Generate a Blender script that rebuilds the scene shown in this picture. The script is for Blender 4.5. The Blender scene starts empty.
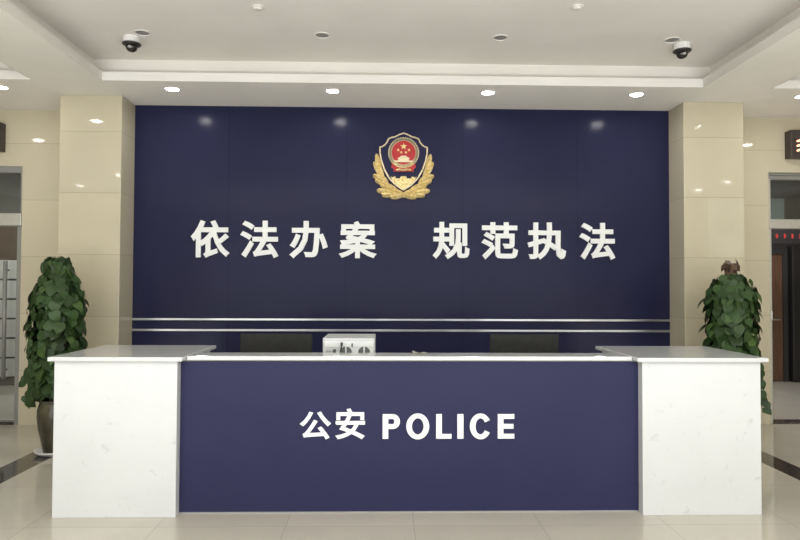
import bpy, bmesh, math, random
from mathutils import Vector, Matrix
from mathutils.geometry import delaunay_2d_cdt
R = math.radians
sc = bpy.context.scene
COL = sc.collection
random.seed(7)

# ------------------------------------------------------------------ materials
def mat(name, col, rough=.5, metal=0., spec=.5, emit=None, es=0., trans=0., alpha=1.):
    m = bpy.data.materials.new(name); m.use_nodes = True
    b = m.node_tree.nodes['Principled BSDF']
    b.inputs['Base Color'].default_value = (*col, 1)
    b.inputs['Roughness'].default_value = rough
    b.inputs['Metallic'].default_value = metal
    b.inputs['Specular IOR Level'].default_value = spec
    b.inputs['Transmission Weight'].default_value = trans
    b.inputs['Alpha'].default_value = alpha
    if emit:
        b.inputs['Emission Color'].default_value = (*emit, 1)
        b.inputs['Emission Strength'].default_value = es
    return m
def nodes(m): return m.node_tree.nodes, m.node_tree.links, m.node_tree.nodes['Principled BSDF']
def noise_mix(m, c1, c2, scale, lo=.4, hi=.6, detail=4, bump=0., stretch=None):
    n, l, b = nodes(m)
    tc = n.new('ShaderNodeTexCoord'); nz = n.new('ShaderNodeTexNoise')
    nz.inputs['Scale'].default_value = scale; nz.inputs['Detail'].default_value = detail
    src = tc.outputs['Object']
    if stretch:
        mp = n.new('ShaderNodeMapping'); mp.inputs['Scale'].default_value = stretch
        l.new(src, mp.inputs['Vector']); src = mp.outputs['Vector']
    l.new(src, nz.inputs['Vector'])
    r = n.new('ShaderNodeValToRGB')
    r.color_ramp.elements[0].position = lo; r.color_ramp.elements[0].color = (*c1, 1)
    r.color_ramp.elements[1].position = hi; r.color_ramp.elements[1].color = (*c2, 1)
    l.new(nz.outputs['Fac'], r.inputs['Fac']); l.new(r.outputs['Color'], b.inputs['Base Color'])
    if bump:
        bp = n.new('ShaderNodeBump'); bp.inputs['Strength'].default_value = bump; bp.inputs['Distance'].default_value = .01
        l.new(nz.outputs['Fac'], bp.inputs['Height']); l.new(bp.outputs['Normal'], b.inputs['Normal'])
    return r
def tile_mat(name, base, seam, w, h, plane, ox=0, oy=0, rough=.1, spec=.5, offset=0., var=.03, mortar=.003, cloud=.04):
    """polished tiles: brick texture in world metres; plane 'xy' (floor) or 'xz'/'yz' (walls)"""
    m = mat(name, base, rough, 0, spec); n, l, b = nodes(m)
    tc = n.new('ShaderNodeTexCoord'); sx = n.new('ShaderNodeSeparateXYZ'); l.new(tc.outputs['Object'], sx.inputs[0])
    cx = n.new('ShaderNodeCombineXYZ')
    ax = {'x': 0, 'y': 1, 'z': 2}
    for i, (a, o) in enumerate(zip(plane, (ox, oy))):
        ad = n.new('ShaderNodeMath'); ad.operation = 'ADD'; ad.inputs[1].default_value = o
        l.new(sx.outputs[ax[a]], ad.inputs[0]); l.new(ad.outputs[0], cx.inputs[i])
    br = n.new('ShaderNodeTexBrick'); br.offset = offset
    l.new(cx.outputs[0], br.inputs['Vector'])
    br.inputs['Scale'].default_value = 1; br.inputs['Brick Width'].default_value = w; br.inputs['Row Height'].default_value = h
    br.inputs['Mortar Size'].default_value = mortar; br.inputs['Mortar Smooth'].default_value = .1; br.inputs['Bias'].default_value = 0
    br.inputs['Color1'].default_value = (*[c * (1 + var) for c in base], 1)
    br.inputs['Color2'].default_value = (*[c * (1 - var) for c in base], 1)
    br.inputs['Mortar'].default_value = (*seam, 1)
    nz = n.new('ShaderNodeTexNoise'); nz.inputs['Scale'].default_value = 2.2; nz.inputs['Detail'].default_value = 5
    l.new(tc.outputs['Object'], nz.inputs['Vector'])
    mr = n.new('ShaderNodeMapRange'); mr.inputs['To Min'].default_value = 1 - cloud * 2; mr.inputs['To Max'].default_value = 1 + cloud * 2
    l.new(nz.outputs['Fac'], mr.inputs['Value'])
    mx = n.new('ShaderNodeMix'); mx.data_type = 'RGBA'; mx.blend_type = 'MULTIPLY'; mx.inputs['Factor'].default_value = 1
    l.new(br.outputs['Color'], mx.inputs['A']); l.new(mr.outputs['Result'], mx.inputs['B'])
    l.new(mx.outputs['Result'], b.inputs['Base Color'])
    return m

M = {}
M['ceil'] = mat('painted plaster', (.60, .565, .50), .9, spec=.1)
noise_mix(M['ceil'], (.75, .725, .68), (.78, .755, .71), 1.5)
M['soffit'] = mat('brightened soffit plaster', (.8, .77, .7), .9, spec=.1)
noise_mix(M['soffit'], (.85, .825, .77), (.88, .855, .80), 1.5)  # ceiling plaster in a lighter copy, standing in for light on the soffit
M['lip'] = mat('white plaster lip', (.74, .715, .66), .8, spec=.1)
noise_mix(M['lip'], (.77, .755, .72), (.80, .785, .75), 2)
M['floor'] = tile_mat('polished beige floor tile', (.485, .452, .385), (.36, .33, .28), .852, .852, 'xy', ox=-.205 + 8.52, oy=-4.30 + 8.52, rough=.07, spec=.5, mortar=.0025)
M['tile'] = tile_mat('polished cream wall tile', (.53, .48, .36), (.38, .335, .245), 60, .65, 'xz', ox=30, oy=.035, rough=.045, spec=.45, offset=.5, mortar=.003, var=.035, cloud=.02)
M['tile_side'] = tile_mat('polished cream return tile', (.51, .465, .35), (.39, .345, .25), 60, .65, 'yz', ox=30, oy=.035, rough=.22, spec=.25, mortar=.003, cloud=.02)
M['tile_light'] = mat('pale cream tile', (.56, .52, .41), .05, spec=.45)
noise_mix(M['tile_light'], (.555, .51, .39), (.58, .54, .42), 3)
M['granite'] = mat('dark granite strip', (.05, .043, .036), .08, spec=.5)
noise_mix(M['granite'], (.03, .026, .022), (.085, .073, .06), 60, detail=6)

def blue_mat(name, c, seams, rough, spec):
    m = mat(name, c, rough, 0, spec); n, l, b = nodes(m)
    tc = n.new('ShaderNodeTexCoord')
    nz = n.new('ShaderNodeTexNoise'); nz.inputs['Scale'].default_value = 1.2; nz.inputs['Detail'].default_value = 3
    l.new(tc.outputs['Object'], nz.inputs['Vector'])
    mr = n.new('ShaderNodeMapRange'); mr.inputs['To Min'].default_value = .9; mr.inputs['To Max'].default_value = 1.1
    l.new(nz.outputs['Fac'], mr.inputs['Value'])
    val = mr.outputs['Result']
    if seams:
        sx = n.new('ShaderNodeSeparateXYZ'); l.new(tc.outputs['Object'], sx.inputs[0])
        ad = n.new('ShaderNodeMath'); ad.operation = 'ADD'; ad.inputs[1].default_value = .435 + 13.05; l.new(sx.outputs[0], ad.inputs[0])
        dv = n.new('ShaderNodeMath'); dv.operation = 'DIVIDE'; dv.inputs[1].default_value = 1.305; l.new(ad.outputs[0], dv.inputs[0])
        fr = n.new('ShaderNodeMath'); fr.operation = 'FRACT'; l.new(dv.outputs[0], fr.inputs[0])
        gt = n.new('ShaderNodeMath'); gt.operation = 'GREATER_THAN'; gt.inputs[1].default_value = .005; l.new(fr.outputs[0], gt.inputs[0])
        m2 = n.new('ShaderNodeMapRange'); m2.inputs['To Min'].default_value = .6; l.new(gt.outputs[0], m2.inputs['Value'])
        mu = n.new('ShaderNodeMath'); mu.operation = 'MULTIPLY'; l.new(val, mu.inputs[0]); l.new(m2.outputs['Result'], mu.inputs[1]); val = mu.outputs[0]
    mx = n.new('ShaderNodeMix'); mx.data_type = 'RGBA'; mx.blend_type = 'MULTIPLY'; mx.inputs['Factor'].default_value = 1
    mx.inputs['A'].default_value = (*c, 1); l.new(val, mx.inputs['B']); l.new(mx.outputs['Result'], b.inputs['Base Color'])
    return m
M['blue'] = blue_mat('navy lacquered wall panel', (.0215, .0225, .056), True, .18, .08)
M['blue2'] = blue_mat('navy counter panel', (.0265, .0265, .071), False, .45, .12)
M['chrome'] = mat('polished steel strip', (.56, .56, .57), .28, 1)
noise_mix(M['chrome'], (.40, .40, .41), (.74, .74, .75), 1.1, detail=2)
M['alu'] = mat('brushed aluminium', (.62, .63, .63), .38, 1)
noise_mix(M['alu'], (.56, .57, .57), (.68, .69, .69), 30, stretch=(1, 1, 14))
M['alu_dark'] = mat('grey aluminium frame', (.26, .26, .25), .5, .3)
M['white_letter'] = mat('white acrylic letter', (.80, .81, .80), .35, spec=.4)

def stone(name, rough):
    m = mat(name, (.80, .80, .78), rough, spec=.5); n, l, b = nodes(m)
    tc = n.new('ShaderNodeTexCoord')
    oi = n.new('ShaderNodeObjectInfo'); va = n.new('ShaderNodeVectorMath'); va.operation = 'ADD'; l.new(tc.outputs['Object'], va.inputs[0]); l.new(oi.outputs['Location'], va.inputs[1])
    def ramp(scale, lo, hi, stretch, dist=0):
        mp = n.new('ShaderNodeMapping'); mp.inputs['Scale'].default_value = stretch; l.new(va.outputs[0], mp.inputs['Vector'])
        z = n.new('ShaderNodeTexNoise'); z.inputs['Scale'].default_value = scale; z.inputs['Detail'].default_value = 6
        z.inputs['Distortion'].default_value = dist; l.new(mp.outputs['Vector'], z.inputs['Vector'])
        r = n.new('ShaderNodeMapRange'); r.inputs['From Min'].default_value = lo; r.inputs['From Max'].default_value = hi; l.new(z.outputs['Fac'], r.inputs['Value'])
        return r.outputs['Result']
    fleck = ramp(12, .63, .74, (1, 1, 1.5), .8)
    cloud = ramp(2.5, .3, .75, (1, 1, 1))
    m1 = n.new('ShaderNodeMix'); m1.data_type = 'RGBA'; m1.inputs['A'].default_value = (.62, .63, .63, 1); m1.inputs['B'].default_value = (.585, .597, .597, 1); l.new(cloud, m1.inputs['Factor'])
    m2 = n.new('ShaderNodeMix'); m2.data_type = 'RGBA'; l.new(m1.outputs['Result'], m2.inputs['A']); m2.inputs['B'].default_value = (.52, .53, .53, 1); l.new(fleck, m2.inputs['Factor'])
    l.new(m2.outputs['Result'], b.inputs['Base Color'])
    return m
M['stone'] = stone('white speckled stone', .3)
M['slab'] = stone('white polished stone top', .06)
M['gold'] = mat('gilded relief', (.72, .50, .17), .45, .3)
noise_mix(M['gold'], (.62, .46, .17), (.86, .70, .36), 45, bump=.5)
M['palegold'] = mat('pale gilt rim', (.74, .62, .42), .35, .5)
M['red'] = mat('emblem red enamel', (.42, .012, .016), .3)
M['field'] = mat('emblem navy enamel', (.013, .013, .05), .35, 0, .2)
M['whitepl'] = mat('white plastic', (.74, .74, .72), .45)
M['blackpl'] = mat('black plastic', (.022, .02, .02), .35)
M['dome'] = mat('smoked dome', (.02, .016, .015), .08, spec=.7)
M['greypl'] = mat('grey machine plastic', (.50, .51, .50), .45)
M['palepl'] = mat('pale machine panel', (.62, .63, .61), .4)
M['midgrey'] = mat('mid grey plastic', (.35, .35, .34), .5)
M['dark'] = mat('dark vent', (.045, .045, .045), .6)
M['grille'] = mat('dark grey vent mesh', (.10, .10, .10), .6)
M['mon'] = mat('dark grey monitor shell', (.040, .040, .037), .7, 0, .15)
noise_mix(M['mon'], (.019, .019, .018), (.023, .023, .021), 20)
M['lamp'] = mat('lit diffuser', (1, 1, 1), .5, emit=(1, .98, .94), es=150)
M['lamp_side'] = mat('lit tray lamp', (1, 1, 1), .5, emit=(1, .98, .94), es=38)
M['lampoff'] = mat('unlit lens', (.22, .205, .20), .35)
M['rim'] = mat('white metal rim', (.72, .71, .67), .45)
M['wood'] = mat('dark brown wood', (.060, .030, .018), .4)
noise_mix(M['wood'], (.035, .017, .010), (.06, .030, .017), 6, stretch=(8, 8, .6))
M['door_wood'] = mat('brown door wood', (.13, .062, .034), .4)
noise_mix(M['door_wood'], (.10, .052, .030), (.14, .074, .044), 6, stretch=(8, 8, .6))
M['locker'] = mat('grey locker steel', (.50, .49, .47), .4, .1)
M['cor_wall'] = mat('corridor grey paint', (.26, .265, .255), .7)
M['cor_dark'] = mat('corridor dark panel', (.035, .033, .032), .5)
M['teal'] = mat('pale grey green pane', (.20, .25, .25), .15)
M['orange'] = mat('lit orange diode', (.9, .3, .1), .5, emit=(1, .30, .10), es=1.6)
M['paleorange'] = mat('lit pale orange diode', (1, .6, .4), .5, emit=(1, .52, .30), es=1.7)
M['redled'] = mat('lit red diode', (.6, .05, .05), .5, emit=(1, .10, .12), es=.03)
M['ledface'] = mat('dark diode screen', (.06, .045, .04), .2)
M['signbox'] = mat('dark brown sign casing', (.045, .033, .030), .4)
M['coir'] = mat('brown coir pole', (.085, .05, .032), .9)
noise_mix(M['coir'], (.05, .028, .018), (.16, .10, .065), 40, bump=1)
M['pot'] = mat('olive glazed pot', (.06, .058, .035), .25)
noise_mix(M['pot'], (.022, .024, .014), (.075, .066, .040), 9, lo=.38, hi=.66, stretch=(1, 1, .5))
M['saucer'] = mat('white saucer', (.72, .72, .70), .35)
M['stem'] = mat('vine stem', (.06, .09, .03), .6)
M['paper'] = mat('crumpled pale paper', (.62, .60, .50), .8)
m = mat('pothos leaf', (.03, .07, .02), .42, spec=.25); n, l, b = nodes(m)
at = n.new('ShaderNodeAttribute'); at.attribute_name = 'leafcol'; l.new(at.outputs['Color'], b.inputs['Base Color']); M['leaf'] = m
# see-through glass for the door panes: mix of clear transparency and a faint mirror
m = bpy.data.materials.new('door glass'); m.use_nodes = True; n, l = m.node_tree.nodes, m.node_tree.links; n.clear()
out = n.new('ShaderNodeOutputMaterial'); mxs = n.new('ShaderNodeMixShader'); tr = n.new('ShaderNodeBsdfTransparent'); gl = n.new('ShaderNodeBsdfGlossy')
tr.inputs['Color'].default_value = (.86, .88, .86, 1); gl.inputs['Roughness'].default_value = .02; fr = n.new('ShaderNodeFresnel'); fr.inputs['IOR'].default_value = 1.5
l.new(fr.outputs[0], mxs.inputs[0]); l.new(tr.outputs[0], mxs.inputs[1]); l.new(gl.outputs[0], mxs.inputs[2]); l.new(mxs.outputs[0], out.inputs['Surface']); M['glass'] = m

# ------------------------------------------------------------------ mesh helpers
def link(name, bm, mtl, parent=None, smooth=False, bevel=0, loc=None):
    me = bpy.data.meshes.new(name)
    bmesh.ops.recalc_face_normals(bm, faces=bm.faces[:])
    if smooth:
        for f in bm.faces: f.smooth = True
    bm.to_mesh(me); bm.free()
    for x in (mtl if isinstance(mtl, (list, tuple)) else [mtl]): me.materials.append(M[x])
    o = bpy.data.objects.new(name, me); COL.objects.link(o)
    if parent:
        o.parent = parent
        if loc is None: o.matrix_parent_inverse = Matrix.Identity(4)
    if loc: o.location = loc
    if bevel:
        md = o.modifiers.new('bevel', 'BEVEL'); md.width = bevel; md.segments = 2; md.limit_method = 'ANGLE'; md.angle_limit = R(40)
    return o
def box(bm, x0, x1, y0, y1, z0, z1, mi=0):
    v = [bm.verts.new(p) for p in ((x0,y0,z0),(x1,y0,z0),(x1,y1,z0),(x0,y1,z0),(x0,y0,z1),(x1,y0,z1),(x1,y1,z1),(x0,y1,z1))]
    for f in ((0,3,2,1),(4,5,6,7),(0,1,5,4),(1,2,6,5),(2,3,7,6),(3,0,4,7)):
        bm.faces.new([v[i] for i in f]).material_index = mi
def boxes(*bs):
    bm = bmesh.new()
    for q in bs: box(bm, *q)
    return bm
def quad(bm, pts): bm.faces.new([bm.verts.new(p) for p in pts])
def lathe(bm, prof, seg=32, c=(0, 0, 0), axis='z'):
    rings = []
    for r, z in prof:
        ring = []
        for k in range(seg):
            a = 2 * math.pi * k / seg
            p = (r * math.cos(a), r * math.sin(a), z) if axis == 'z' else (r * math.cos(a), z, r * math.sin(a))
            ring.append(bm.verts.new((p[0] + c[0], p[1] + c[1], p[2] + c[2])))
        rings.append(ring)
    for a, b_ in zip(rings, rings[1:]):
        for k in range(seg):
            bm.faces.new((a[k], a[(k + 1) % seg], b_[(k + 1) % seg], b_[k]))
    if prof[0][0] > 1e-6: bm.faces.new(rings[0][::-1])
    if prof[-1][0] > 1e-6: bm.faces.new(rings[-1])
    bmesh.ops.remove_doubles(bm, verts=bm.verts[:], dist=1e-6)
def prism(bm, pts, y0, y1):
    """polygon in the xz plane pushed from y0 (front) to y1"""
    a = [bm.verts.new((x, y0, z)) for x, z in pts]; b_ = [bm.verts.new((x, y1, z)) for x, z in pts]
    bm.faces.new(a); bm.faces.new(b_[::-1])
    for i in range(len(pts)):
        j = (i + 1) % len(pts); bm.faces.new((a[i], b_[i], b_[j], a[j]))
def stroke(bm, pts, w, y0, y1, closed=False):
    n_ = len(pts)
    for i in range(n_ if closed else n_ - 1):
        p, q = Vector(pts[i]), Vector(pts[(i + 1) % n_]); d = (q - p)
        if d.length < 1e-7: continue
        d.normalize(); nn = Vector((-d.y, d.x)) * w / 2
        prism(bm, [tuple(p + nn), tuple(p - nn), tuple(q - nn), tuple(q + nn)], y0, y1)
    for p in pts:
        prism(bm, [(p[0] + w / 2 * math.cos(k * math.pi / 4), p[1] + w / 2 * math.sin(k * math.pi / 4)) for k in range(8)], y0, y1)
def tube(bm, pts, rad, seg=8):
    pts = [Vector(p) for p in pts]; rings = []
    for i, p in enumerate(pts):
        d = (pts[min(i + 1, len(pts) - 1)] - pts[max(i - 1, 0)]).normalized()
        a = d.orthogonal().normalized()
        if rings:
            a = (prev - d * prev.dot(d)).normalized()
        prev = a; c_ = d.cross(a); r_ = rad[i] if isinstance(rad, (list, tuple)) else rad
        rings.append([bm.verts.new(p + (a * math.cos(2*math.pi*k/seg) + c_ * math.sin(2*math.pi*k/seg)) * r_) for k in range(seg)])
    for a, b_ in zip(rings, rings[1:]):
        for k in range(seg): bm.faces.new((a[k], a[(k+1) % seg], b_[(k+1) % seg], b_[k]))
    bm.faces.new(rings[0][::-1]); bm.faces.new(rings[-1])
def tag(o, label=None, cat=None, group=None, kind=None):
    if label: o['label'] = label
    if cat: o['category'] = cat
    if group: o['group'] = group
    if kind: o['kind'] = kind
    return o
def thing(name, label, cat, loc=(0, 0, 0), group=None):
    o = bpy.data.objects.new(name, None); COL.objects.link(o); o.location = loc; o.empty_display_size = .1
    return tag(o, label, cat, group)
def struct(name, bm, mtl, **k): return tag(link(name, bm, mtl, **k), kind='structure')
def dup(root, loc, label, scale=None):
    r = root.copy(); COL.objects.link(r); r.location = loc; r['label'] = label
    if scale: r.scale = scale
    for ch in list(root.children):
        c = ch.copy(); COL.objects.link(c); c.parent = r
        for g in list(ch.children):
            d = g.copy(); COL.objects.link(d); d.parent = c
    return r

# ------------------------------------------------------------------ levels
ZC = 3.60          # soffit
ZL = 3.685         # top of tray lip
ZH = 3.862         # tray ceiling
YP, YB, YW = 6.80, 7.16, 7.42   # pillar face, navy wall, outer walls
XL, XR, YF = -8.5, 8.9, -3.2

# ------------------------------------------------------------------ floor
bm = bmesh.new(); quad(bm, ((XL, YF, 0), (XR, YF, 0), (XR, 11.6, 0), (XL, 11.6, 0))); struct('floor', bm, 'floor')
for nm, x0, x1 in (('trim_1', -3.335, -3.07), ('trim_2', 3.45, 3.69)):
    struct(nm, boxes((x0, x1, YF + .1, 7.40, 0, .0015)), 'granite')

# ------------------------------------------------------------------ ceiling with three stepped trays
bm = bmesh.new()
YT = -2.2
TR = [(-2.785, 3.195, YT, 6.305), (-8.0, -3.45, YT, 6.305), (3.885, 8.4, YT, 6.305)]
xs = sorted([XL, XR] + [v for t in TR for v in t[:2]])
for i in range(len(xs) - 1):
    a, b_ = xs[i], xs[i + 1]
    hole = any(t[0] <= a + 1e-6 and b_ <= t[1] + 1e-6 for t in TR)
    for y0, y1, op in ((YF, YT, False), (YT, 6.305, hole), (6.305, 7.55, False)):
        if not op: quad(bm, ((a, y0, ZC), (b_, y0, ZC), (b_, y1, ZC), (a, y1, ZC)))
S = .15
for x0, x1, y0, y1 in TR:
    for (px, py), (qx, qy) in (((x0,y0),(x1,y0)), ((x1,y0),(x1,y1)), ((x1,y1),(x0,y1)), ((x0,y1),(x0,y0))):
        cx, cy = (x0+x1)/2, (y0+y1)/2
        ex = lambda x: x + (S if x > cx else -S)
        ey = lambda y: y + (S if y > cy else -S)
        quad(bm, ((px,py,ZL),(qx,qy,ZL),(ex(qx),ey(qy),ZL),(ex(px),ey(py),ZL)))       # shelf
        quad(bm, ((ex(px),ey(py),ZL),(ex(qx),ey(qy),ZL),(ex(qx),ey(qy),ZH),(ex(px),ey(py),ZH)))
    quad(bm, ((x0-S,y0-S,ZH),(x1+S,y0-S,ZH),(x1+S,y1+S,ZH),(x0-S,y1+S,ZH)))
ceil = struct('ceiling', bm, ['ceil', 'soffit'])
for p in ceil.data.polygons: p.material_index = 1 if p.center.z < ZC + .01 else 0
for k, (x0, x1, y0, y1) in enumerate(TR):
    t = .012
    o = struct('trim_%d' % (3 + k), boxes((x0, x1, y1 - t, y1, ZC - .001, ZL + .001), (x0, x1, y0, y0 + t, ZC - .001, ZL + .001),
           (x0, x0 + t, y0 + t, y1 - t, ZC - .001, ZL + .001, 1), (x1 - t, x1, y0 + t, y1 - t, ZC - .001, ZL + .001, 1)), ['lip', 'ceil'])  # side strips get the duller ceiling colour in place of their shade

# ------------------------------------------------------------------ walls
struct('wall_back', boxes((-2.80, 3.25, YB, YB + .1, 0, ZC)), 'blue')
struct('trim_6', boxes((-2.785, 3.235, YB - .014, YB, 1.206, 1.231)), 'chrome', bevel=.004)
struct('trim_7', boxes((-2.785, 3.235, YB - .014, YB, 1.086, 1.112)), 'chrome', bevel=.004)
def pillar(nm, x0, x1, inner):
    bm = boxes((x0, x1, YP, YW + .02, 0, ZC))
    o = struct(nm, bm, ['tile', 'tile_side'], bevel=.006)
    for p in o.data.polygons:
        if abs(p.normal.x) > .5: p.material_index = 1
    return o
pillar('wall_left_pillar', -3.43, -2.785, 1)
pillar('wall_right_pillar', 3.225, 3.88, -1)
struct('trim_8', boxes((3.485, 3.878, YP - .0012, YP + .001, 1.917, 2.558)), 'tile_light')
# outer walls with the door openings (left opening x<-4.155, right opening x>4.58)
struct('wall_left', boxes((-4.155, -3.42, YW, YW + .15, 0, ZC), (-5.9, -4.155, YW, YW + .15, 2.95, ZC), (XL, -5.9, YW, YW + .15, 0, ZC)), 'tile')
struct('wall_right', boxes((3.87, 4.53, YW, YW + .15, 0, ZC), (4.53, 6.3, YW, YW + .15, 2.955, ZC), (6.3, XR, YW, YW + .15, 0, ZC)), 'tile')
struct('wall_far_left', boxes((XL - .1, XL, YF, 11.6, 0, ZH)), 'tile_side')
struct('wall_far_right', boxes((XR, XR + .1, YF, 11.6, 0, ZH)), 'tile_side')
# entrance wall behind the photographer, with a wide glazed opening for the daylight
struct('wall_front', boxes((XL, -4.9, YF - .15, YF, 0, ZC), (5.3, XR, YF - .15, YF, 0, ZC), (-4.9, 5.3, YF - .15, YF, 3.1, ZC)), 'tile')
# corridors behind the doors
struct('wall_corridor_left', boxes((XL, -2.9, 11.3, 11.4, 0, ZC), (-2.9, -2.8, YW + .15, 11.4, 0, ZC)), 'cor_wall')
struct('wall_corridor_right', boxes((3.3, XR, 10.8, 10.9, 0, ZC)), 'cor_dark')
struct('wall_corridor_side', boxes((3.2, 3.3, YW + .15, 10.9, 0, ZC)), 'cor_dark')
bm = bmesh.new(); quad(bm, ((XL, 7.55, ZC), (-2.8, 7.55, ZC), (-2.8, 11.4, ZC), (XL, 11.4, ZC))); quad(bm, ((3.2, 7.55, ZC), (XR, 7.55, ZC), (XR, 11.4, ZC), (3.2, 11.4, ZC)))
struct('ceiling_corridor', bm, 'cor_wall')

# ------------------------------------------------------------------ doors
YD = YW + .06
d1 = thing('door_1', 'aluminium framed glass door at left edge with tall pull handle and clear transom', 'door', (-5.0, YD, 0)); d1['kind'] = 'structure'
def P(name, bm, mtl, parent, **k):
    """part given in world metres"""
    bmesh.ops.translate(bm, verts=bm.verts[:], vec=-Vector(parent.matrix_basis.translation))
    return link(name, bm, mtl, parent, **k)
P('frame', boxes((-4.210, -4.157, YD - .05, YD + .05, 0, 2.27), (-4.180, -4.157, YD - .05, YD + .05, 2.41, 2.95), (-5.898, -5.84, YD - .05, YD + .05, 0, 2.95), (-5.84, -4.180, YD - .05, YD + .05, 2.88, 2.949)), 'alu_dark', d1, bevel=.003)
P('header_rail', boxes((-5.84, -4.158, YD - .07, YD + .05, 2.27, 2.41)), 'alu', d1, bevel=.004)
P('transom_pane', boxes((-5.84, -4.180, YD - .004, YD + .004, 2.41, 2.88)), 'glass', d1)
lf = P('door_leaf', boxes((-5.03, -4.225, YD - .006, YD + .006, .05, 2.265)), 'glass', d1)
bm = bmesh.new(); tube(bm, ((-4.325, YD - .07, .52), (-4.325, YD - .07, 1.86)), .022)
for z in (.62, 1.76): tube(bm, ((-4.325, YD - .07, z), (-4.325, YD, z)), .010)
P('pull_handle', bm, 'alu_dark', d1, smooth=True)
P('threshold', boxes((-5.84, -4.210, YD - .06, YD + .05, 0, .035)), 'granite', d1)
lf2 = P('door_leaf', boxes((-5.83, -5.05, YD - .006, YD + .006, .05, 2.265)), 'glass', d1)

d2 = thing('door_2', 'open doorway at right edge under a brushed metal bar and glass transom', 'door', (5.4, YD, 0)); d2['kind'] = 'structure'
P('frame', boxes((4.532, 4.565, YD - .05, YD + .05, 0, 2.29), (4.532, 4.56, YD - .05, YD + .05, 2.40, 2.88), (6.24, 6.298, YD - .05, YD + .05, 0, 2.95)), 'alu', d2, bevel=.003)
P('top_rail', boxes((4.532, 6.24, YD - .04, YD + .05, 2.925, 2.953), (4.532, 6.24, YD - .03, YD + .05, 2.875, 2.922)), 'alu_dark', d2, bevel=.003)
P('header_rail', boxes((4.532, 6.24, YD - .07, YD + .05, 2.29, 2.40)), 'alu', d2, bevel=.004)
P('transom_pane', boxes((4.56, 6.24, YD - .004, YD + .004, 2.40, 2.878)), 'glass', d2)
P('threshold', boxes((4.565, 6.24, YD - .06, YD + .05, 0, .03)), 'granite', d2)
P('strike_plate', boxes((4.55, 4.565, YD - .056, YD - .05, 1.22, 1.32)), 'whitepl', d2)

# ------------------------------------------------------------------ things in the corridors
lk = thing('locker', 'grey steel locker with stacked compartments behind the left glass door', 'locker', (-6.2, 10.2, 0))
bm = boxes((-.55, .55, 0, .5, .12, 1.98)); link('cabinet_body', bm, 'locker', lk, bevel=.004)
bm = boxes((-.55, .55, .02, .5, 0, .12)); link('toe_kick', bm, 'dark', lk)
for c in range(2):
    for k in range(6):
        x0 = -.54 + c * .55; z0 = .13 + k * .308
        dr = link('compartment_door', boxes((x0, x0 + .53, -.012, .0, z0 + .015, z0 + .293)), 'locker', lk)
        link('gap', boxes((x0 - .005, x0 + .535, -.006, .0, z0 - .014, z0 + .014)), 'dark', dr)
lk.rotation_euler.z = R(16)
oc = thing('overhead_cabinet', 'dark brown wooden cupboard standing on top of the grey locker', 'cupboard', (-6.2, 10.2, 1.98))
link('cabinet_body', boxes((-.55, .55, .01, .45, 0, .62)), 'wood', oc, bevel=.005)
for s in (0, 1): link('door', boxes((-.54 + s * .545, -.005 + s * .545, -.01, .01, .01, .61)), 'wood', oc, bevel=.003)
oc.rotation_euler.z = R(16)

bd = thing('wooden_door', 'plain brown wooden door at the far end of the right corridor', 'door', (6.32, 10.79, 0))
link('leaf', boxes((-.52, .46, -.05, 0, .01, 2.16)), 'door_wood', bd, bevel=.004)
link('casing', boxes((-.60, -.52, -.07, 0, 0, 2.24), (.46, .54, -.07, 0, 0, 2.24), (-.52, .46, -.07, 0, 2.16, 2.24)), 'cor_dark', bd)
bm = bmesh.new(); tube(bm, ((.38, -.10, 1.05), (.26, -.10, 1.05)), .012); tube(bm, ((.38, -.05, 1.05), (.38, -.10, 1.05)), .012)
link('handle', bm, 'alu', bd)
bc = thing('tall_cabinet', 'tall black cabinet at the far right edge behind the doorway', 'cabinet', (7.27, 10.64, 0))
link('cabinet_body', boxes((-.38, .5, 0, .14, .0, 2.3)), 'blackpl', bc, bevel=.006)
for s in (0, 1): link('door', boxes((-.37 + s * .435, .06 + s * .435, -.015, 0, .05, 2.28)), 'blackpl', bc, bevel=.004)
struct('window_1', boxes((5.6, 6.85, 10.78, 10.8, 2.62, 3.12)), 'teal')
rl = thing('led_sign', 'small dark scrolling sign with red lights deep inside the right doorway', 'sign', (6.45, 9.75, 2.36))
link('casing', boxes((-.6, .6, 0, .08, -.09, .17)), 'blackpl', rl, bevel=.005)
rr = random.Random(3)
for k in range(9):
    x = -.52 + k * .12; bm = bmesh.new()
    for q in range(3):
        a = rr.uniform(0, .02); z = rr.uniform(0, .09)
        box(bm, x + a, x + a + .035, -.004, 0, z * .6, z * .6 + .010)
    box(bm, x + .02, x + .030, -.004, 0, -.005, .070)
    link('lit_mark', bm, 'redled', rl)
for x in (-.5, .49): link('hanger', boxes((x, x + .01, .03, .05, .17, ZC - 2.36)), 'alu', rl)

# ------------------------------------------------------------------ led signs above the doors
def led(x0, x1, label, lit):
    t = thing('led_sign', label, 'sign', ((x0 + x1) / 2, YW, 3.11), 'scrolling light signs above the doors')
    w = (x1 - x0) / 2
    link('casing', boxes((-w, w, -.12, 0, 0, .325)), 'signbox', t, bevel=.008)
    link('screen', boxes((-w + .05, w - .05, -.125, -.12, .045, .28)), 'ledface', t)
    for k in range(5 if lit else 0):
        x = -w + .075 + k * .22
        bm = bmesh.new()
        for q, z in enumerate((.08, .135, .19)):
            stroke(bm, [(x, z), (x + .07, z + .022), (x + .15, z + .03)], .022, -.129, -.125)
        stroke(bm, [(x + .1, .06), (x + .085, .25)], .018, -.129, -.125)
        ch = link('lit_character', bm, 'paleorange' if k % 2 == 0 else 'orange', t)
    return t
led(4.725, 5.89, 'dark scrolling sign with orange lit strokes above the right doorway', True)
led(-5.55, -4.352, 'dark scrolling sign cut by the left edge above the glass door', False)

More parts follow.
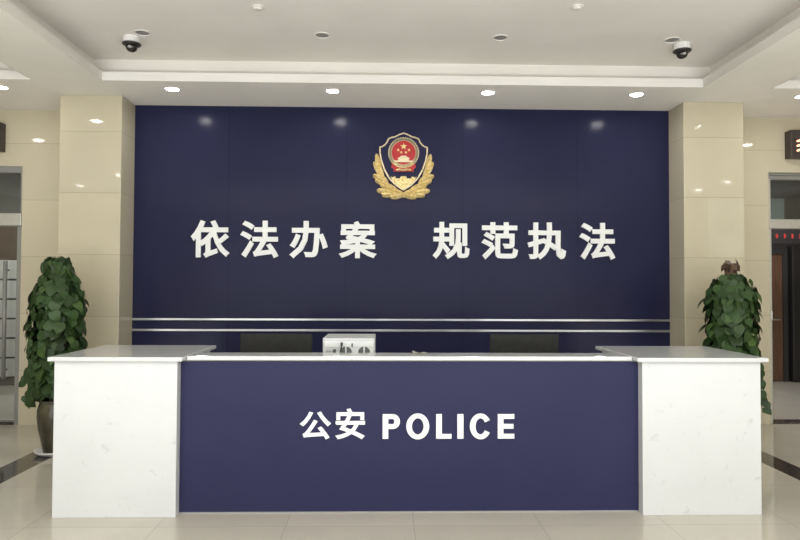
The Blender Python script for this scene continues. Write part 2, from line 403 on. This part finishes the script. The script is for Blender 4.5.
# ------------------------------------------------------------------ counter
def pedestal(cx, w, label, side):
    t = thing('counter_pedestal', label, 'counter', (cx, 4.475, 0), 'white stone end blocks of the counter')
    link('body', boxes((-w / 2, w / 2, 0, .83, 0, 1.072)), 'stone', t, bevel=.003)
    a, b_ = (-w / 2 - .032, w / 2 + .042) if side < 0 else (-w / 2 - .046, w / 2 + .04)
    link('countertop', boxes((a, b_, -.035, .865, 1.072, 1.102)), 'slab', t, bevel=.006)
    return t
pedestal((-2.267 - 1.427) / 2, .840, 'white speckled stone end block at the left of the reception counter', -1)
pedestal((1.817 + 2.661) / 2, .844, 'white speckled stone end block at the right of the reception counter', 1)
cf = thing('reception_counter', 'long navy front of the reception counter with white lettering between two white blocks', 'counter', (.195, 4.547, 0))
link('front_panel', boxes((-1.621, 1.621, 0, .05, .012, 1.06)), 'blue2', cf)
link('ledge', boxes((-1.576, 1.571, -.026, .225, 1.072, 1.102)), 'slab', cf, bevel=.006)
link('plinth', boxes((-1.621, 1.621, .006, .05, 0, .012), (-1.621, 1.621, .02, .2, 1.06, 1.072)), 'midgrey', cf)
dk = thing('staff_desk', 'low grey work desk behind the counter ledge carrying the monitors and the white machine', 'desk', (.195, 4.79, 0))
link('desktop', boxes((-1.57, 1.565, 0, .58, .72, .75)), 'greypl', dk, bevel=.003)
for x in (-1.56, 0, 1.53): link('side_panel', boxes((x, x + .025, .03, .55, 0, .72)), 'greypl', dk)

# ------------------------------------------------------------------ lettering
def solid(vs, fs, jr, depth):
    vs = [v + Vector((jr.uniform(-3e-5, 3e-5), jr.uniform(-3e-5, 3e-5))) for v in vs]
    rv, re, rf, _, _, _ = delaunay_2d_cdt(vs, [], fs, 0, 1e-6)
    polys = []
    for f in fs:                                                     # keep the triangles covered by any piece
        P_ = [vs[k] for k in f]
        polys.append((min(v.x for v in P_), max(v.x for v in P_), min(v.y for v in P_), max(v.y for v in P_), P_))
    def covered(c):
        for a, b_, d, e, P_ in polys:
            if a <= c.x <= b_ and d <= c.y <= e:
                sg = [(P_[k].x - P_[k-1].x) * (c.y - P_[k-1].y) - (P_[k].y - P_[k-1].y) * (c.x - P_[k-1].x) for k in range(len(P_))]
                if min(sg) >= 0 or max(sg) <= 0: return True
        return False
    rf = [f for f in rf if covered((rv[f[0]] + rv[f[1]] + rv[f[2]]) / 3)]
    bm = bmesh.new()
    fr = [bm.verts.new((v.x, -depth, v.y)) for v in rv]; bk = [bm.verts.new((v.x, 0, v.y)) for v in rv]
    cnt = {}
    for f in rf:
        bm.faces.new([fr[k] for k in f]); bm.faces.new([bk[k] for k in reversed(f)])
        for k in range(len(f)):
            a, b_ = f[k], f[(k + 1) % len(f)]; cnt.setdefault((min(a, b_), max(a, b_)), []).append((a, b_))
    for el in cnt.values():
        if len(el) == 1:
            a, b_ = el[0]; bm.faces.new((fr[a], bk[a], bk[b_], fr[b_]))
    bmesh.ops.delete(bm, geom=[v for v in bm.verts if not v.link_faces], context='VERTS')
    return bm
def glyph_bm(ch, x0, x1, z0, z1, w, depth):
    """outline of one character fitted to the box, made bold by sweeping a disc of radius w along its edge; back at y=0"""
    vs, fs = [], []; jr = random.Random(ord(ch))
    if ch in 'POLICE':
        W, H_ = x1 - x0, z1 - z0; t = .040; tb = .033                # stem and bar weight
        def rc(a, b_, c, d): fs.append(list(range(len(vs), len(vs) + 4))); vs.extend(Vector(p) for p in ((x0 + a, z0 + c), (x0 + b_, z0 + c), (x0 + b_, z0 + d), (x0 + a, z0 + d)))
        def arc(cx, cz, rx, rz, a0, a1, n_=40):
            for k in range(n_):
                A, B = a0 + (a1 - a0) * k / n_, a0 + (a1 - a0) * (k + 1) / n_
                fs.append(list(range(len(vs), len(vs) + 4)))
                vs.extend(Vector((x0 + cx + r1 * math.cos(q), z0 + cz + r2 * math.sin(q))) for r1, r2, q in ((rx - t, rz - tb, A), (rx, rz, A), (rx, rz, B), (rx - t, rz - tb, B)))
        if ch == 'P':
            hb = H_ * .60; rc(0, t, 0, H_); rc(t * .5, W - hb / 2, H_ - tb, H_); rc(t * .5, W - hb / 2, H_ - hb, H_ - hb + tb); arc(W - hb / 2 - .001, H_ - hb / 2, hb / 2, hb / 2, -math.pi / 2, math.pi / 2)
        elif ch == 'O': arc(W / 2, H_ / 2, W / 2, H_ / 2, 0, 2 * math.pi, 56)
        elif ch == 'L': rc(0, t, 0, H_); rc(t * .5, W, 0, tb)
        elif ch == 'I': rc(0, W, 0, H_)
        elif ch == 'C': arc(W * .52, H_ / 2, W * .52, H_ / 2, R(30), R(330), 48)
        else: rc(0, t, 0, H_); rc(t * .5, W, 0, tb); rc(t * .5, W, H_ - tb, H_); rc(t * .5, W * .95, H_ / 2 - tb / 2, H_ / 2 + tb / 2)
        return solid(vs, fs, jr, depth)
    cu = bpy.data.curves.new('tmp', 'FONT'); cu.body = ch; cu.size = 1; cu.resolution_u = 3
    ob = bpy.data.objects.new('tmp', cu); COL.objects.link(ob); bpy.context.view_layer.update()
    me = bpy.data.meshes.new_from_object(ob.evaluated_get(bpy.context.evaluated_depsgraph_get()))
    bpy.data.objects.remove(ob); bpy.data.curves.remove(cu)
    g = bmesh.new(); g.from_mesh(me); bpy.data.meshes.remove(me)
    bmesh.ops.remove_doubles(g, verts=g.verts[:], dist=1e-5)
    X = [v.co.x for v in g.verts]; Z = [v.co.y for v in g.verts]
    fx = lambda x: x0 + w + (x - min(X)) / max(1e-6, max(X) - min(X)) * (x1 - x0 - 2 * w)
    fz = lambda z: z0 + w + (z - min(Z)) / max(1e-6, max(Z) - min(Z)) * (z1 - z0 - 2 * w)
    def poly(pts):
        area2 = sum(pts[k][0] * pts[(k + 1) % len(pts)][1] - pts[(k + 1) % len(pts)][0] * pts[k][1] for k in range(len(pts)))
        if abs(area2) < 1e-9: return
        if area2 < 0: pts = pts[::-1]
        fs.append(list(range(len(vs), len(vs) + len(pts)))); vs.extend(Vector(p) for p in pts)
    for f in g.faces: poly([(fx(v.co.x), fz(v.co.y)) for v in f.verts])
    seen = {}
    for e in g.edges:
        if len(e.link_faces) != 1: continue
        p, q = [Vector((fx(v.co.x), fz(v.co.y))) for v in e.verts]; d = q - p
        if d.length < 1e-6: continue
        d.normalize(); nn = Vector((-d.y, d.x)) * w
        poly([tuple(p + nn), tuple(p - nn), tuple(q - nn), tuple(q + nn)])
        c0 = e.link_faces[0].calc_center_median(); c = Vector((fx(c0.x), fz(c0.y)))
        on = nn if (c - p).dot(nn) < 0 else -nn
        for v, pt in zip(e.verts, (p, q)): seen.setdefault(v.index, (pt, []))[1].append(on / w)
    for pt, ns in seen.values():                                    # mitred corners keep the stroke ends square
        if len(ns) == 2 and ns[0].dot(ns[1]) > -.6:
            n1, n2 = ns
            poly([tuple(pt), tuple(pt + n1 * w), tuple(pt + (n1 + n2) / (1 + n1.dot(n2)) * w), tuple(pt + n2 * w)])
    g.free()
    return solid(vs, fs, jr, depth)
ORD = ['first', 'second', 'third', 'fourth', 'fifth', 'sixth', 'seventh', 'last']
WALL = [('依', -2.145, -1.726), ('法', -1.599, -1.184), ('办', -1.051, -.635), ('案', -.502, -.095),
        ('规', .543, .952), ('范', 1.093, 1.498), ('执', 1.611, 2.041), ('法', 2.199, 2.597)]
for k, (ch, x0, x1) in enumerate(WALL):
    cx = (x0 + x1) / 2
    bm = glyph_bm(ch, x0 - cx, x1 - cx, 0, .413, .0115, .02)
    o = link('wall_character', bm, 'white_letter', loc=(cx, YB, 1.904))
    tag(o, 'white raised character %s, %s of eight on the navy wall' % (ch, ORD[k]), 'letter', 'slogan characters on the navy wall')
for ch, x0, x1, z0, z1, w in (('公', -.586, -.373, .519, .711, .0048), ('安', -.338, -.131, .519, .733, .0048),
        ('P', -.007, .116, .521, .693, .0088), ('O', .160, .322, .517, .698, .0088), ('L', .371, .480, .521, .693, .0088),
        ('I', .521, .564, .521, .693, .0088), ('C', .610, .755, .517, .697, .0088), ('E', .808, .925, .521, .693, .0088)):
    cx = (x0 + x1) / 2
    bm = glyph_bm(ch, x0 - cx, x1 - cx, 0, z1 - z0, w, .012)
    o = link('letter', bm, 'white_letter', cf, loc=(cx - .195, 0, z0)); o['label'] = 'white letter ' + ch

# ------------------------------------------------------------------ emblem
K = .00168
em = thing('wall_emblem', 'gold and red police badge with a navy shield and wreath high on the navy wall', 'emblem', (.209, YB, 2.947))
ez = lambda y: (273 - y) * K
ep = lambda pts: [((x - 293) * K, ez(y)) for x, y in pts]
half = [(293, 57), (262, 68), (238, 82), (212, 87), (192, 96), (184, 116), (170, 135), (152, 148), (135, 152), (136, 190), (145, 240), (165, 300), (195, 355), (238, 402), (293, 437)]
outl = half + [(586 - x, y) for x, y in half[-2:0:-1]]
bm = bmesh.new(); prism(bm, ep(outl), -.022, 0); link('shield', bm, 'field', em)
bm = bmesh.new(); stroke(bm, ep(outl), .015, -.032, 0, closed=True); link('shield_rim', bm, 'palegold', em)
def disc(bm, cx, cy, r, y0, y1, seg=40): prism(bm, ep([(cx + r * math.cos(2*math.pi*k/seg), cy + r * math.sin(2*math.pi*k/seg)) for k in range(seg)]), y0, y1)
bm = bmesh.new()
for k in range(40):                                             # ring of grain ears around the red disc
    a = 2 * math.pi * k / 40
    stroke(bm, ep([(293 + 86 * math.cos(a), 190 + 86 * math.sin(a)), (293 + 97 * math.cos(a + .12), 190 + 97 * math.sin(a + .12))]), .024, -.045, -.02)
link('grain_ring', bm, 'palegold', em)
bm = bmesh.new(); disc(bm, 293, 190, 88, -.040, -.02); link('red_disc', bm, 'red', em)
def star(cx, cy, r):
    bm = bmesh.new(); prism(bm, ep([(cx + (r if k % 2 == 0 else r * .42) * math.sin(k * math.pi / 5), cy - (r if k % 2 == 0 else r * .42) * math.cos(k * math.pi / 5)) for k in range(10)]), -.047, -.04); return bm
for cx, cy, r in ((293, 148, 24), (257, 172, 11), (277, 188, 11), (309, 188, 11), (329, 172, 11)): link('star', star(cx, cy, r), 'gold', em)
bm = bmesh.new()
prism(bm, ep([(226, 243), (360, 243), (360, 253), (226, 253)]), -.048, -.04); prism(bm, ep([(258, 230), (328, 230), (328, 243), (258, 243)]), -.047, -.04)
prism(bm, ep([(250, 231), (336, 231), (322, 221), (264, 221)]), -.050, -.04); prism(bm, ep([(268, 219), (318, 219), (308, 211), (278, 211)]), -.050, -.04)
link('gate', bm, 'palegold', em)
bm = bmesh.new()
prism(bm, ep([(216, 262), (262, 272), (324, 272), (370, 262), (376, 285), (358, 300), (360, 316), (226, 316), (228, 300), (210, 285)]), -.042, -.02); link('ribbon', bm, 'red', em)
bm = bmesh.new()
stroke(bm, ep([(226, 258), (256, 278), (276, 286), (293, 277), (310, 286), (330, 278), (360, 258)]), .016, -.052, -.04)
stroke(bm, ep([(248, 305), (270, 302), (293, 308), (316, 302), (338, 305)]), .017, -.052, -.04)
link('ribbon_knot', bm, 'gold', em)
bm = bmesh.new()
prism(bm, ep([(206, 352), (214, 352), (214, 360), (228, 350), (240, 350), (240, 362), (270, 362), (276, 348), (310, 348), (316, 362), (346, 362), (346, 350), (358, 350), (372, 360), (372, 352), (380, 352), (350, 396), (293, 434), (236, 396)]), -.042, -.02)
link('wall_relief', bm, 'gold', em)
LV = [((112, 196), (138, 318), 17), ((96, 250), (148, 350), 17), ((128, 262), (160, 372), 14), ((90, 338), (170, 378), 18), ((104, 372), (196, 404), 17), ((146, 340), (190, 398), 14),
      ((138, 404), (226, 432), 16), ((176, 396), (250, 440), 13), ((116, 440), (214, 452), 19), ((150, 474), (250, 458), 18), ((206, 488), (292, 468), 18), ((214, 436), (292, 462), 14), ((250, 452), (293, 484), 14)]
for s in (1, -1):
    bm = bmesh.new()
    for i, (tp, bs, wd) in enumerate(LV):
        q = lambda p: Vector(((p[0] - 293) * K * s, ez(p[1])))
        a, b_ = q(tp), q(bs); d = b_ - a; L_ = d.length; d.normalize(); nn = Vector((-d.y, d.x)); wd_ = wd * K
        y0 = -.03 - .003 * (i % 4)
        rows = []
        for tt, ww in ((0, .32), (.10, .75), (.4, 1.08), (.7, 1.05), (1, .6)):
            c = a + d * L_ * tt
            rows.append([bm.verts.new((*((c + nn * wd_ * ww * e)[0:1]), y, (c + nn * wd_ * ww * e)[1])) for e, y in ((-1, y0 + .016), (0, y0 - .008), (1, y0 + .016), (1, 0), (-1, 0))])
        for r0, r1 in zip(rows, rows[1:]):
            for k in range(5): bm.faces.new((r0[k], r0[(k + 1) % 5], r1[(k + 1) % 5], r1[k]))
        bm.faces.new(rows[0]); bm.faces.new(rows[-1][::-1])
    link('laurel_branch', bm, 'gold', em)

# ------------------------------------------------------------------ ceiling fittings
def downlight(loc, label):
    t = thing('downlight', label, 'ceiling light', loc, 'lit recessed downlights')
    bm = bmesh.new(); lathe(bm, [(.078, 0), (.078, -.006), (.066, -.009), (.061, 0)]); link('trim_ring', bm, 'rim', t, smooth=True)
    bm = bmesh.new(); lathe(bm, [(.0, -.005), (.061, -.005), (.061, 0)]); link('diffuser', bm, 'lamp', t)
    return t
t0 = downlight((-2.174, 6.545, ZC), 'lit ceiling downlight nearest the left pillar, leftmost of four along the navy wall')
for x, lb in ((-.54, 'lit ceiling downlight second from left of four along the navy wall'),
              (1.06, 'lit ceiling downlight just right of the badge, third of four along the navy wall'),
              (2.613, 'lit ceiling downlight nearest the right pillar, rightmost of four along the navy wall'),
              (-3.905, 'lit ceiling downlight at the left edge in front of the left side wall'),
              (4.365, 'lit ceiling downlight at the right edge in front of the right side wall')):
    dup(t0, (x, 6.545, ZC), lb)
for x, y in ((-3.99, 4.69), (-5.44, 4.70), (-5.49, .28), (-6.98, -1.18), (4.36, 4.75), (5.76, 4.84), (7.37, .03), (7.31, -1.12)):   # side-tray lamps, seen only mirrored in the polished tiles
    bm = bmesh.new(); lathe(bm, [(.0, -.008), (.06, -.008), (.075, -.006), (.078, 0)]); struct('ceiling_lamp', bm, 'lamp_side', loc=(x, y, ZH))
def off_light(loc, label):
    t = thing('unlit_downlight', label, 'ceiling light', loc, 'unlit recessed downlights in the main tray')
    bm = bmesh.new(); lathe(bm, [(.072, 0), (.072, -.006), (.064, -.010), (.060, -.002), (.060, 0)]); link('trim_ring', bm, 'rim', t, smooth=True)
    bm = bmesh.new(); lathe(bm, [(.0, -.002), (.060, -.002), (.060, 0)]); link('lens', bm, 'lampoff', t)
    return t
u0 = off_light((-2.18, 5.745, ZH), 'unlit grey downlight beside the left dome camera')
for x, lb in ((-.572, 'unlit grey downlight in the tray, left of centre above the badge'), (1.044, 'unlit grey downlight in the tray, right of centre above the badge'),
              (2.625, 'unlit grey downlight beside the right dome camera')): dup(u0, (x, 5.745, ZH), lb)
def detector(loc, label):
    t = thing('smoke_detector', label, 'ceiling fitting', loc, 'small round white fittings near the top edge')
    bm = bmesh.new(); lathe(bm, [(.078, 0), (.078, -.012), (.070, -.016), (.0, -.016)]); link('base', bm, 'rim', t, smooth=False)
    bm = bmesh.new(); lathe(bm, [(.058, -.016), (.058, -.020), (.048, -.030), (0, -.033)]); link('cap', bm, 'ceil', t, smooth=True)
    return t
s0 = detector((-1.038, 5.181, ZH), 'small round white ceiling fitting near the top edge, left of centre')
s0.scale = (.66, .66, .66)
dup(s0, (1.547, 5.084, ZH), 'small round white ceiling fitting near the top edge, right of centre', s0.scale)
def dome(loc, label):
    t = thing('dome_camera', label, 'security camera', loc, 'dome cameras under the main tray')
    bm = bmesh.new(); lathe(bm, [(.084, 0), (.084, -.085), (.080, -.092), (0, -.092)], 40); link('base', bm, 'whitepl', t, smooth=False, bevel=.004)
    bm = bmesh.new(); lathe(bm, [(.092, -.080), (.094, -.092), (.084, -.104), (.064, -.114), (0, -.114)], 40); link('collar', bm, 'blackpl', t, smooth=True)
    bm = bmesh.new(); lathe(bm, [(.060, -.112), (.058, -.135), (.050, -.158), (.034, -.176), (.016, -.184), (0, -.186)], 32); dm = link('lens_dome', bm, 'dome', t, smooth=True)
    bm = bmesh.new(); lathe(bm, [(.0, -.006), (.016, -.006), (.018, 0)], 20, c=(0, 0, 0), axis='y'); bmesh.ops.translate(bm, verts=bm.verts[:], vec=(0, -.057, -.140)); link('lens', bm, 'midgrey', dm)
    return t
S3 = (.88, .88, .74)
c0 = dome((-2.32, 5.86, ZH), 'white ceiling camera with black dome at the left of the tray'); c0.scale = S3
dup(c0, (2.765, 5.85, ZH), 'white ceiling camera with black dome at the right of the tray', S3)

# ------------------------------------------------------------------ things behind the counter
def monitor(cx, w, label):
    t = thing('computer_monitor', label, 'monitor', (cx, 5.0, .75), 'monitors behind the counter')
    link('screen_shell', boxes((-w/2, w/2, 0, .03, .13, .472)), 'mon', t, bevel=.006)
    link('display', boxes((-w/2 + .012, w/2 - .012, .030, .033, .15, .46)), 'blackpl', t)
    link('rear_housing', boxes((-w*.32, w*.32, -.028, 0, .12, .30)), 'mon', t, bevel=.012)
    bm = boxes((-.035, .035, -.05, -.028, .02, .30)); link('neck', bm, 'mon', t)
    bm = bmesh.new(); lathe(bm, [(.11, 0), (.11, .012), (.10, .02), (0, .02)]); link('base', bm, 'mon', t)
    return t
monitor(-.838, .556, 'dark monitor seen from behind, left of the white machine, over the counter ledge')
monitor(1.10, .543, 'dark monitor seen from behind, on the right half of the counter')

pr = thing('desk_printer', 'white boxy desktop machine with two round rear vents behind the ledge', 'machine', (-.267, 4.885, .75))
link('body', boxes((-.198, .198, 0, .44, .012, .450)), 'greypl', pr, bevel=.006)
link('upper_panel', boxes((-.182, .182, -.005, 0, .382, .425)), 'palepl', pr, bevel=.002)
link('lower_panel', boxes((-.06, .182, -.004, 0, .25, .376)), 'palepl', pr, bevel=.002)
for x in (-.022, .116):
    bm = bmesh.new(); lathe(bm, [(.052, 0), (.052, -.010), (.046, -.010), (.046, 0)], 32, axis='y'); bmesh.ops.translate(bm, verts=bm.verts[:], vec=(x, -.004, .342)); v = link('vent', bm, 'palepl', pr)
    bm = bmesh.new(); lathe(bm, [(0, -.003), (.046, -.003), (.046, 0)], 32, axis='y'); bmesh.ops.translate(bm, verts=bm.verts[:], vec=(x, -.004, .342)); link('grille', bm, 'grille', v)
    bm = boxes((x - .005, x + .005, -.014, -.004, .297, .387)); link('bar', bm, 'palepl', v)
for x in (-.172, -.152, -.132): link('port', boxes((x, x + .014, -.006, 0, .335, .362)), 'midgrey', pr)
link('port', boxes((-.118, -.098, -.010, 0, .336, .366)), 'dark', pr)
link('jack', boxes((.020, .030, -.012, 0, .385, .410)), 'dark', pr)
pg = link('power_plug', boxes((-.063, -.045, -.03, -.004, .392, .418)), 'blackpl', pr, bevel=.003)
bm = bmesh.new(); tube(bm, ((-.054, -.02, .395), (-.060, -.03, .36), (-.068, -.034, .32), (-.07, -.03, .2), (-.072, -.03, .02)), .005); link('power_cable', bm, 'blackpl', pg, smooth=True)
for x in (-.17, .17):
    for y in (.04, .40): link('foot', boxes((x - .015, x + .015, y - .015, y + .015, 0, .014)), 'dark', pr)

bm = bmesh.new(); rr = random.Random(5)
prev = None
for i in range(5):
    row = [bm.verts.new((-.055 + i * .0275 + rr.uniform(-.004, .004), j * .03 + rr.uniform(-.006, .006), .003 + rr.random() * (.022 if j == 1 else .012))) for j in range(3)]
    if prev:
        for j in range(2): bm.faces.new((prev[j], row[j], row[j + 1], prev[j + 1]))
    prev = row
bmesh.ops.solidify(bm, geom=bm.faces[:], thickness=.002)
o = link('paper_scrap', bm, 'paper', loc=(.262, 4.66, 1.102)); tag(o, 'small crumpled pale paper scrap lying on the counter ledge near its middle', 'paper')

# ------------------------------------------------------------------ plants
def leaf(bm, cl, pos, out, droop, size, spin, colr):
    """heart-shaped leaf: base at pos, tip hanging down, upper face towards out"""
    out = Vector(out).normalized(); down = Vector((0, 0, -1))
    tip = (down * math.cos(droop) + out * math.sin(droop)).normalized()
    tip = (Matrix.Rotation(spin, 3, out) @ tip).normalized()
    side = tip.cross(out).normalized(); nrm = side.cross(tip).normalized()
    L = [(0, -.10, .30), (.12, -.16, .50), (.36, -.10, .57), (.66, .0, .40), (.88, .02, .17)]
    mid = [bm.verts.new(Vector(pos) + (tip * t + nrm * (.10 * math.sin(t * 3) - .0)) * size) for t in (0.0, .2, .42, .7, .9)]
    tipv = bm.verts.new(Vector(pos) + (tip * 1.06 - nrm * .06) * size)
    fs = []
    for s in (1, -1):
        e = [bm.verts.new(Vector(pos) + (tip * t + nrm * (.10 * math.sin(max(t, 0) * 3) + .16 * w - .22 * w * w) + side * s * w) * size) for t, w in ((-.13, .24), (.08, .46), (.36, .50), (.66, .34), (.88, .14))]
        for k in range(4): fs.append(bm.faces.new((mid[k], mid[k+1], e[k+1], e[k]) if s > 0 else (mid[k+1], mid[k], e[k], e[k+1])))
        fs.append(bm.faces.new((mid[4], tipv, e[4]) if s > 0 else (tipv, mid[4], e[4])))
    for f in fs:
        f.smooth = True
        for lp in f.loops: lp[cl] = (*colr, 1)
def plant(cx, cy, label, seed, rad, top, bottom, n_leaf, pole_top, vines, bright, dry=0):
    rr = random.Random(seed)
    t = thing('potted_pothos', label, 'plant', (cx, cy, 0), 'tall potted climbing plants beside the pillars')
    bm = bmesh.new(); lathe(bm, [(.0, .004), (.14, .004), (.175, .03), (.185, .045), (.17, .045), (.14, .02), (0, .02)], 40); link('saucer', bm, 'saucer', t, smooth=True)
    bm = bmesh.new(); lathe(bm, [(0, .022), (.105, .022), (.112, .05), (.125, .12), (.150, .24), (.163, .34), (.160, .42), (.145, .475), (.140, .495), (.152, .51), (.144, .515), (.130, .50), (.130, .47), (0, .47)], 40); link('pot', bm, 'pot', t, smooth=True)
    bm = bmesh.new(); tube(bm, [(0, 0, .46), (.005, 0, .9), (-.004, .004, 1.4), (0, 0, pole_top)], [.055, .055, .052, .058], 14); link('moss_pole', bm, 'coir', t, smooth=True)
    bs = bmesh.new()
    bm = bmesh.new(); cl = bm.loops.layers.float_color.new('leafcol')
    for i in range(n_leaf):
        z = bottom + (top - bottom) * rr.random() ** .92
        f = (z - bottom) / (top - bottom)
        a = rr.uniform(0, 2 * math.pi)
        r_ = rad(f, a) * rr.uniform(.62, 1.0)
        sz = rr.uniform(.072, .118) * (1 if f < .9 else .85)
        out = Vector((math.cos(a), math.sin(a), rr.uniform(-.05, .45)))
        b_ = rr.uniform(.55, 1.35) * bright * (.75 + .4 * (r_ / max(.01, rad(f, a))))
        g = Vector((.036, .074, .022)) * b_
        if rr.random() < .18: g = Vector((.060, .110, .030)) * b_
        p = Vector((math.cos(a) * r_, math.sin(a) * r_, z + .05))
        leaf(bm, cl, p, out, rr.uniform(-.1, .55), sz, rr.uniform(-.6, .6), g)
        if i % 3 == 0: tube(bs, ((math.cos(a) * .05, math.sin(a) * .05, z - .08), (p.x * .6, p.y * .6, z + .07), tuple(p)), .0035, 5)
    for (vx, vy, z0, z1) in vines:
        pts = [(vx * (.7 + .3 * q / 6), vy, z0 + (z1 - z0) * q / 6 + .0) for q in range(7)]
        tube(bs, pts, .004, 5)
        for q in range(12):
            f = q / 11
            p = Vector((vx * (.75 + .3 * f) + rr.uniform(-.035, .035), vy + rr.uniform(-.03, .03), z0 + (z1 - z0) * f + .05))
            g = Vector((.036, .074, .022)) * rr.uniform(.6, 1.3) * bright
            leaf(bm, cl, p, (rr.uniform(-.5, .5), -1, .2), rr.uniform(-.1, .3), rr.uniform(.07, .11), rr.uniform(-.9, .9), g)
    for q in range(dry):
        a = rr.uniform(0, 2 * math.pi)
        leaf(bm, cl, (math.cos(a) * .05, math.sin(a) * .05, pole_top + rr.uniform(-.03, .04)), (math.cos(a), math.sin(a), .3), rr.uniform(.2, .9), rr.uniform(.05, .085), rr.uniform(-1, 1), Vector((.095, .058, .036)) * rr.uniform(.6, 1.3))
    link('foliage', bm, 'leaf', t)
    link('stems', bs, 'stem', t)
    return t
def rad_l(f, a):
    # widest about the middle, tapering to the crown, thinner towards the pot
    base = .235 if f < .72 else .235 - (f - .72) * .55
    if f < .35: base = .15 + f / .35 * .085
    return base * (1 + .05 * math.sin(3 * a + 7 * f))
def rad_r(f, a):
    base = .225 if f < .88 else .225 - (f - .88) * .9
    if f < .3: base = .17 + f / .3 * .055
    return base * (1 + .04 * math.sin(4 * a + 5 * f))
plant(-3.10, 6.17, 'tall leafy climbing plant in an olive pot beside the left pillar', 11, rad_l, 1.80, .52, 840, 1.80,
      [(-.235, -.06, .95, .46), (-.18, -.12, .9, .50), (-.09, .0, 1.8, 1.72)], .70)
plant(3.385, 6.17, 'tall leafy climbing plant with bare brown pole tip beside the right pillar', 23, rad_r, 1.67, .50, 860, 1.82,
      [(.285, -.03, .95, .38), (.25, .06, .85, .36)], .80, 16)

# ------------------------------------------------------------------ light
def area(name, loc, rot, sx, sy, power, col=(1, 1, 1)):
    ld = bpy.data.lights.new(name, 'AREA'); ld.shape = 'RECTANGLE'; ld.size = sx; ld.size_y = sy; ld.energy = power; ld.color = col
    o = bpy.data.objects.new(name, ld); COL.objects.link(o); o.location = loc; o.rotation_euler = rot
    return o
area('entrance_daylight', (.2, YF + .05, 1.6), (R(90), 0, 0), 10, 2.8, 216, (.97, .99, 1))
area('added_upward_fill', (.2, -1.7, .12), (R(180), 0, 0), 11, 2.4, 760, (.95, .98, 1))  # fill added near the floor to brighten the ceiling; no real source
area('added_downward_fill', (.2, .2, 3.5), (0, 0, 0), 9, 2.5, 238, (.97, .99, 1))  # unseen overhead fill added to brighten the floor, not a ceiling fixture
area('added_corridor_fill_left', (-5.4, 9.2, 3.5), (0, 0, 0), 1.5, 1.0, 62)  # fill added to lift the dim left corridor; no fitting there
area('added_corridor_fill_right', (5.6, 9.0, 3.5), (0, 0, 0), 1.2, .8, 75)  # same kind of added fill, so the brown door shows
w = bpy.data.worlds.new('daylight'); sc.world = w; w.use_nodes = True
w.node_tree.nodes['Background'].inputs['Color'].default_value = (.85, .92, 1, 1); w.node_tree.nodes['Background'].inputs['Strength'].default_value = .45

# ------------------------------------------------------------------ camera
cd = bpy.data.cameras.new('camera'); cam = bpy.data.objects.new('camera', cd); COL.objects.link(cam)
cd.sensor_width = 36; cd.lens = 28.8; cd.clip_start = .05
cam.location = (0, 0, 1.6)
cam.matrix_world = Matrix.Translation((0, 0, 1.6)) @ Matrix.Rotation(-R(1.4), 4, 'Z') @ Matrix.Rotation(R(90 + 1.4), 4, 'X') @ Matrix.Rotation(R(.235), 4, 'Z')
sc.camera = cam
sc.view_settings.view_transform = 'Standard'
sc.view_settings.look = 'None'
sc.cycles.max_bounces = 10; sc.cycles.diffuse_bounces = 6; sc.cycles.use_denoising = True
